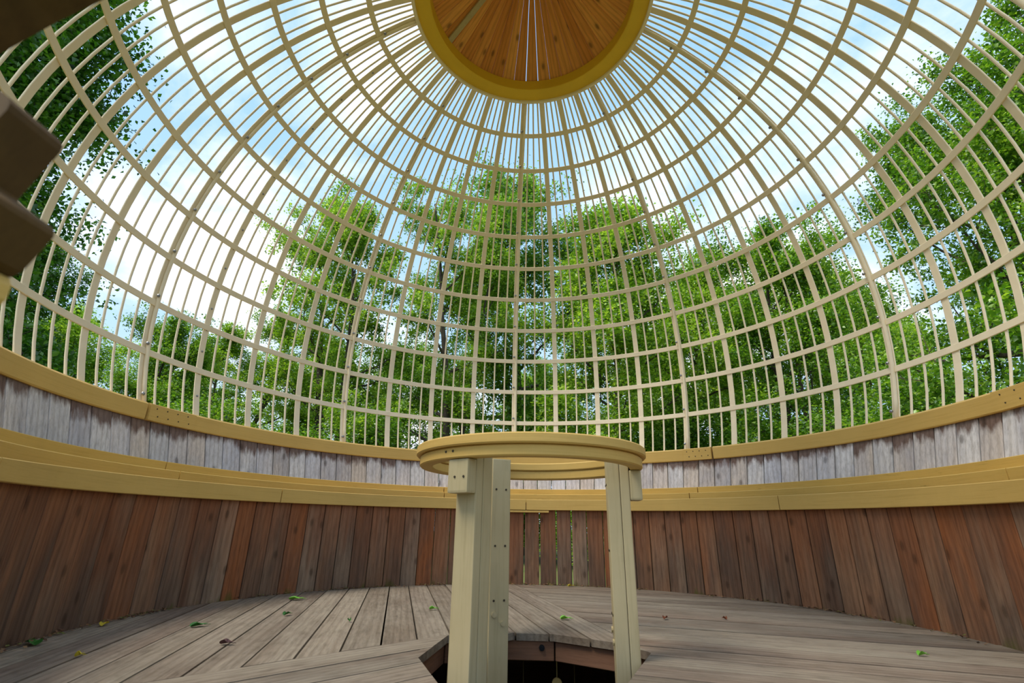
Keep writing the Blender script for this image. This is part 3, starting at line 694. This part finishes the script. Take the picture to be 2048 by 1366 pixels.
def make_tree(seed, H, crown_r, crown_base, limbs, leaf, n_leaf, leaf_size, lean=0.0, forks=1, airy=.42, droop=0.0, up=.12, trunk_r=None, thin=1.0):
    """returns (trunk mesh, branch mesh, foliage mesh)"""
    rg = np.random.default_rng(seed); tr = trunk_r or .012 * H + .05
    trunk = []; stems = []
    for k in range(forks):
        a = rg.uniform(0, 6.28); dd = np.array([math.cos(a) * (.05 + .13 * (k > 0)) + lean, math.sin(a) * (.05 + .13 * (k > 0)), 1.0])
        st = limb_chain(rg, (0, 0, -0.15), dd, H * (.93 - .12 * k), tr * (1 - .25 * k), 14, .045, .02); stems.append(st); trunk.append(st)
    branches, tips = [], []
    for li in range(limbs):
        st = stems[li % forks]; f = crown_base + (0.97 - crown_base) * ((li + rg.uniform(0, 1)) / limbs)
        i = f * (len(st) - 1); i0 = int(i); i1 = min(i0 + 1, len(st) - 1); p = st[i0][0] * (1 - i + i0) + st[i1][0] * (i - i0); r0 = st[i0][1] * .55
        a = li * 2.4 + rg.uniform(-.5, .5); g = (f - crown_base) / (1 - crown_base)
        env = crown_r * (math.sin(math.pi * min(1, .22 + .78 * g)) ** .7 * .9 + .18); el = .15 + .9 * g + rg.uniform(-.15, .2)
        d = np.array([math.cos(a) * math.cos(el), math.sin(a) * math.cos(el), math.sin(el)])
        L = env * rg.uniform(.75, 1.1); ch = limb_chain(rg, p, d, L, max(.045, r0 * .95), 7, .13, up * .4); branches.append(ch)
        for b in range(6):
            j = rg.integers(2, 8); q, rr = ch[j]; dv = (ch[j][0] - ch[j - 1][0]); dv /= np.linalg.norm(dv)
            d2 = dv + rg.normal(0, .75, 3); L2 = L * rg.uniform(.25, .5); c2 = limb_chain(rg, q, d2, L2, max(.02, rr * .6), 4, .2, .05 - droop * .25); branches.append(c2)
            for t in range(5):
                j2 = rg.integers(1, 5); q2, r2 = c2[j2]; d3 = rg.normal(0, 1, 3) + np.array([0, 0, .2 - droop]); L3 = rg.uniform(.3, .8) * thin
                c3 = limb_chain(rg, q2, d3, L3, .01, 2, .2, 0); branches.append(c3); tips.append((c3[-1][0], 1.0)); tips.append((c3[1][0], .6))
    wgt = np.array([w for _, w in tips]) * rg.uniform(.25, 1.6, len(tips)); cnt = rg.multinomial(n_leaf, wgt / wgt.sum())
    C = np.repeat(np.array([t for t, _ in tips]), cnt, axis=0)
    sg = np.repeat(rg.uniform(.55, 1.25, len(tips)), cnt) * airy
    off = rg.normal(0, 1, C.shape) * sg[:, None] * np.array([1, 1, .62]); C = C + off - np.array([0, 0, 1]) * (droop * .35 * np.abs(rg.normal(0, 1, len(C))))[:, None]
    keep = C[:, 2] > .15; C = C[keep]
    fm = leaves_mesh('foliage', C, leaf_size * rg.uniform(.7, 1.3, len(C)), rg, LEAF[leaf], droop)
    tm = mesh('trunk', *tube_vf(trunk, lambda r: 12), MAT['bark'], True); bmn = mesh('branches', *tube_vf(branches), MAT['bark'], True)
    return tm, bmn, fm
PROTO = {
 'airy':   make_tree(11, 20, 4.6, .28, 24, 'fresh', 62000, .145, forks=2, airy=.30),
 'oak':    make_tree(23, 13, 5.0, .24, 26, 'mid', 100000, .105, forks=2, airy=.26, trunk_r=.31),
 'bushy':  make_tree(37, 15, 4.2, .16, 26, 'fresh', 66000, .140, forks=1, airy=.34),
 'broad':  make_tree(41, 16, 4.4, .20, 26, 'mid', 66000, .140, forks=2, airy=.32),
 'maple':  make_tree(59, 15, 4.0, .10, 34, 'deep', 190000, .105, forks=1, airy=.34, droop=.35),
 'bush':   make_tree(67, 5.0, 2.1, .05, 18, 'mid', 30000, .085, forks=3, airy=.28, trunk_r=.05, thin=.8),
}
PH = {'airy': 20, 'oak': 13, 'bushy': 15, 'broad': 16, 'maple': 15, 'bush': 5.0}
def tree(kind, az, D, H, label, rz=0.0, sx=1.0, group=None, name='tree', cat='tree'):
    """az degrees clockwise from +y seen from the doorway, D metres away, H metres tall"""
    a = math.radians(az); e = empty(name, (C0.x + D * math.sin(a), C0.y + D * math.cos(a), GZ))
    k = H / PH[kind]; e.scale = (k * sx, k * sx, k); e.rotation_euler = (0, 0, rz)
    tm, bm_, fm = PROTO[kind]
    link('trunk', tm, e); link('branches', bm_, e); tag(link('foliage', fm, e), kind='stuff')
    tag(e, label, cat, group)
TREES = [
 ('maple', -64, 10.0, 13.5, 'big dark green tree with drooping leaves filling the left edge', 0.4, .95),
 ('maple', -63, 13.0, 16.5, 'second dark green tree close behind the big left tree', 3.0, .8),
 ('maple', -50, 17.0, 8.5, 'lower dark green tree between the big left tree and the rounded one', 2.1, .9),
 ('broad', -38.0, 21, 8.4, 'low rounded green tree right of the big dark left tree', 1.0, .95),
 ('airy', -31.0, 24, 11.1, 'light airy tree standing low between left and centre', 0.7, 1.1),
 ('airy', -21.5, 23, 18.3, 'tall loose tree left of the centre with open crown', 2.6, .85),
 ('airy', -9.0, 21, 16.8, 'tall forked tree with pale trunk left of the central rib', 4.1, .8),
 ('broad', -0.5, 25, 22.0, 'tallest tree at the centre right behind the central rib', 5.2, .78),
 ('bushy', 9.5, 20, 14.2, 'bright green bushy tree just right of the central rib', 1.7, .95),
 ('bushy', 18.5, 24, 14.2, 'bright leafy tree between centre and right group', 3.3, .9),
 ('broad', 28.5, 21, 13.4, 'mid green tree with rounded top left of the big oak', 0.2, .95),
 ('bushy', 34.0, 25, 14.3, 'green tree peeking out close behind the left side of the big oak', 4.6, .8),
 ('oak', 49.0, 13, 10.6, 'big spreading oak at the right with dark visible limbs', 2.0, .8),
 ('oak', 63.0, 13.5, 12.5, 'dark spreading tree beyond the far right edge beside the oak', 4.4, .9),
]
for kd, az, D, H, lab, rz, sx in TREES: tree(kd, az, D, H, lab, rz, sx)
far = [('broad', -56, 31, 12, 'distant tree behind the big dark left tree'), ('bushy', -44, 33, 11, 'distant tree in the gap left of the rounded low tree'), ('airy', -34, 36, 12, 'distant pale tree behind the light airy tree'),
       ('bushy', -25, 37, 14, 'distant tree behind the foot of the tall loose tree'), ('broad', -13, 38, 15, 'distant tree in the gap between the two tall left trees'), ('airy', 4, 37, 16, 'distant tree behind the central trunk'),
       ('bushy', 14, 38, 15, 'distant tree between the two bright bushy trees'), ('broad', 23, 36, 15, 'distant tree in the gap right of the bright trees'), ('bushy', 38, 34, 14, 'distant tree behind the oak trunk'), ('broad', 52, 31, 14, 'distant tree at the far right behind the oak')]
for i, (kd, az, D, H, lab) in enumerate(far): tree(kd, az, D, H, lab, i * 1.3, 1.1, 'distant woodland trees')
bushes = [(-49, 15, 4.2, 'low bush under the big dark left tree'), (-38, 18, 4.6, 'bush at the foot of the low rounded tree'), (-27, 19, 4.4, 'bush left of the tall loose tree trunk'), (-15, 20, 5.0, 'bush between the two tall left trunks'),
          (-3, 21, 4.6, 'bush below the tallest central tree'), (6, 20, 4.8, 'bush just right of the central rib behind the stand'), (17, 21, 5.0, 'bush under the bright leafy tree right of centre'), (29, 19, 4.8, 'bush below the rounded mid green tree'), (42, 16, 4.6, 'bush at the foot of the big oak')]
for i, (az, D, H, lab) in enumerate(bushes): tree('bush', az, D, H, lab, i * 2.2, 1.3, 'understorey bushes', 'bush', 'bush')

# ------------------------------------------------------------------ fallen leaves and litter on the deck
def leaf_obj(x, y, size, rot, mat, label, lobes=5):
    pts = []
    for i in range(lobes * 4 + 2):
        a = math.pi * 2 * i / (lobes * 4 + 2); r_ = size * (.62 + .38 * abs(math.cos(a * lobes / 2)) ) * (1.15 - .35 * abs(math.sin(a)))
        pts.append((r_ * math.cos(a), r_ * .72 * math.sin(a), .004 + .010 * abs(math.sin(a)) + .004 * math.cos(3 * a)))
    v = [(0, 0, .003)] + pts; n = len(pts); f = [(0, 1 + i, 1 + (i + 1) % n) for i in range(n)]
    me = mesh('blade', v, f, mat)
    e = empty('fallen_leaf', (x * S, y * S, .003)); e.rotation_euler = (0, 0, rot)
    link('blade', me, e)
    secs = [[(size * .7 + t * size * .7, .0012 * math.cos(q), .004 + .0012 * math.sin(q)) for q in (0, 2.1, 4.2)] for t in (0, 1)]
    sv, sf = sweep(secs); link('stalk', mesh('stalk', sv, sf, mat), e)
    tag(e, label, 'leaf', 'fallen leaves on the deck')
MAT['leaf_g'] = plain('fresh_fallen_leaf', srgb(120, 190, 60), .5, 0, .2); MAT['leaf_d'] = plain('dark_green_fallen_leaf', srgb(50, 110, 40), .5, 0, .2)
MAT['leaf_p'] = plain('dry_purple_leaf', srgb(84, 56, 56), .7, 0, .2); MAT['leaf_b'] = plain('dry_brown_leaf', srgb(120, 66, 40), .7, 0, .2); MAT['leaf_y'] = plain('yellow_fallen_leaf', srgb(190, 170, 40), .6, 0, .2)

for x, y, sz, rt, m_, lab in [
 (-.595, .348, .045, .3, 'leaf_g', 'largest bright green leaf on the deck near the left wall'),
 (-.513, .12, .026, 1.2, 'leaf_d', 'small dark green leaf just in front of the largest leaf'),
 (-.223, .232, .024, .2, 'leaf_g', 'bright green leaf on the deck beside the left leg'),
 (-.361, .061, .014, 2.2, 'leaf_d', 'tiny dark leaf on a board seam left of the stand'),
 (-.615, -.021, .036, .8, 'leaf_d', 'dark green leaf on the left deck boards'),
 (-.484, -.157, .026, .1, 'leaf_p', 'dry purple leaf on the left deck boards'),
 (-.785, -.03, .030, 1.9, 'leaf_y', 'yellow green leaf at the foot of the left wall'),
 (-.770, -.185, .045, 2.5, 'leaf_d', 'green leaf in the corner at the left edge of the deck'),
 (-.64, -.252, .014, .6, 'leaf_y', 'tiny yellow leaf at the lower left of the deck'),
 (.074, .135, .030, .1, 'leaf_g', 'bright green leaf between the two front legs behind the well'),
 (.254, .566, .026, .4, 'leaf_g', 'green leaf far back by the right leg'),
 (.613, -.13, .020, .1, 'leaf_g', 'small green leaf alone on the right deck boards'),
 (.291, .167, .022, 1.0, 'leaf_b', 'curled brown leaf just right of the right leg'),
 (.421, .176, .016, 2.0, 'leaf_b', 'small brown leaf in the middle of the right boards'),
 (.142, .775, .028, .2, 'leaf_y', 'yellow leaf at the foot of the back wall')]:
    leaf_obj(x, y, sz, rt, MAT[m_], lab)
# crumbs of dry leaf and bark gathered along the foot of the wall
def litter():
    rg = np.random.default_rng(5); V, F = [], []
    for i in range(2600):
        th = math.radians(rg.uniform(-125, 125)); r_ = .8135 - abs(rg.normal(0, .010)); s_ = rg.uniform(.004, .013)
        if math.sin(th * 7) + math.sin(th * 17 + 1) + rg.uniform(-1.4, 1.4) < 0: continue
        c = np.array([r_ * math.sin(th) * S, r_ * math.cos(th) * S, .004 + abs(rg.normal(0, .004))]); a = rg.uniform(0, 6.28)
        d = np.array([math.cos(a), math.sin(a), rg.uniform(-.3, .5)]) * s_; e = np.array([-math.sin(a), math.cos(a), rg.uniform(-.3, .5)]) * s_ * .5
        b = len(V); V += [c - d, c + e, c + d, c - e]; F += [(b, b + 1, b + 2), (b, b + 2, b + 3)]
    m, nt, nd, ln, bs = newmat('dry_litter'); g = nd.new('ShaderNodeNewGeometry')
    r = ramp(nd, [(0, srgb(70, 48, 34)), (.4, srgb(110, 76, 50)), (.7, srgb(130, 100, 70)), (.9, srgb(96, 104, 40))]); ln.new(g.outputs['Random Per Island'], r.inputs[0]); ln.new(r.outputs[0], bs.inputs['Base Color']); bs.inputs['Roughness'].default_value = .9
    o = link('leaf_litter', mesh('leaf_litter', V, F, m)); tag(o, 'brown crumbs of dry leaves along the foot of the wall', 'litter', kind='stuff')
litter()
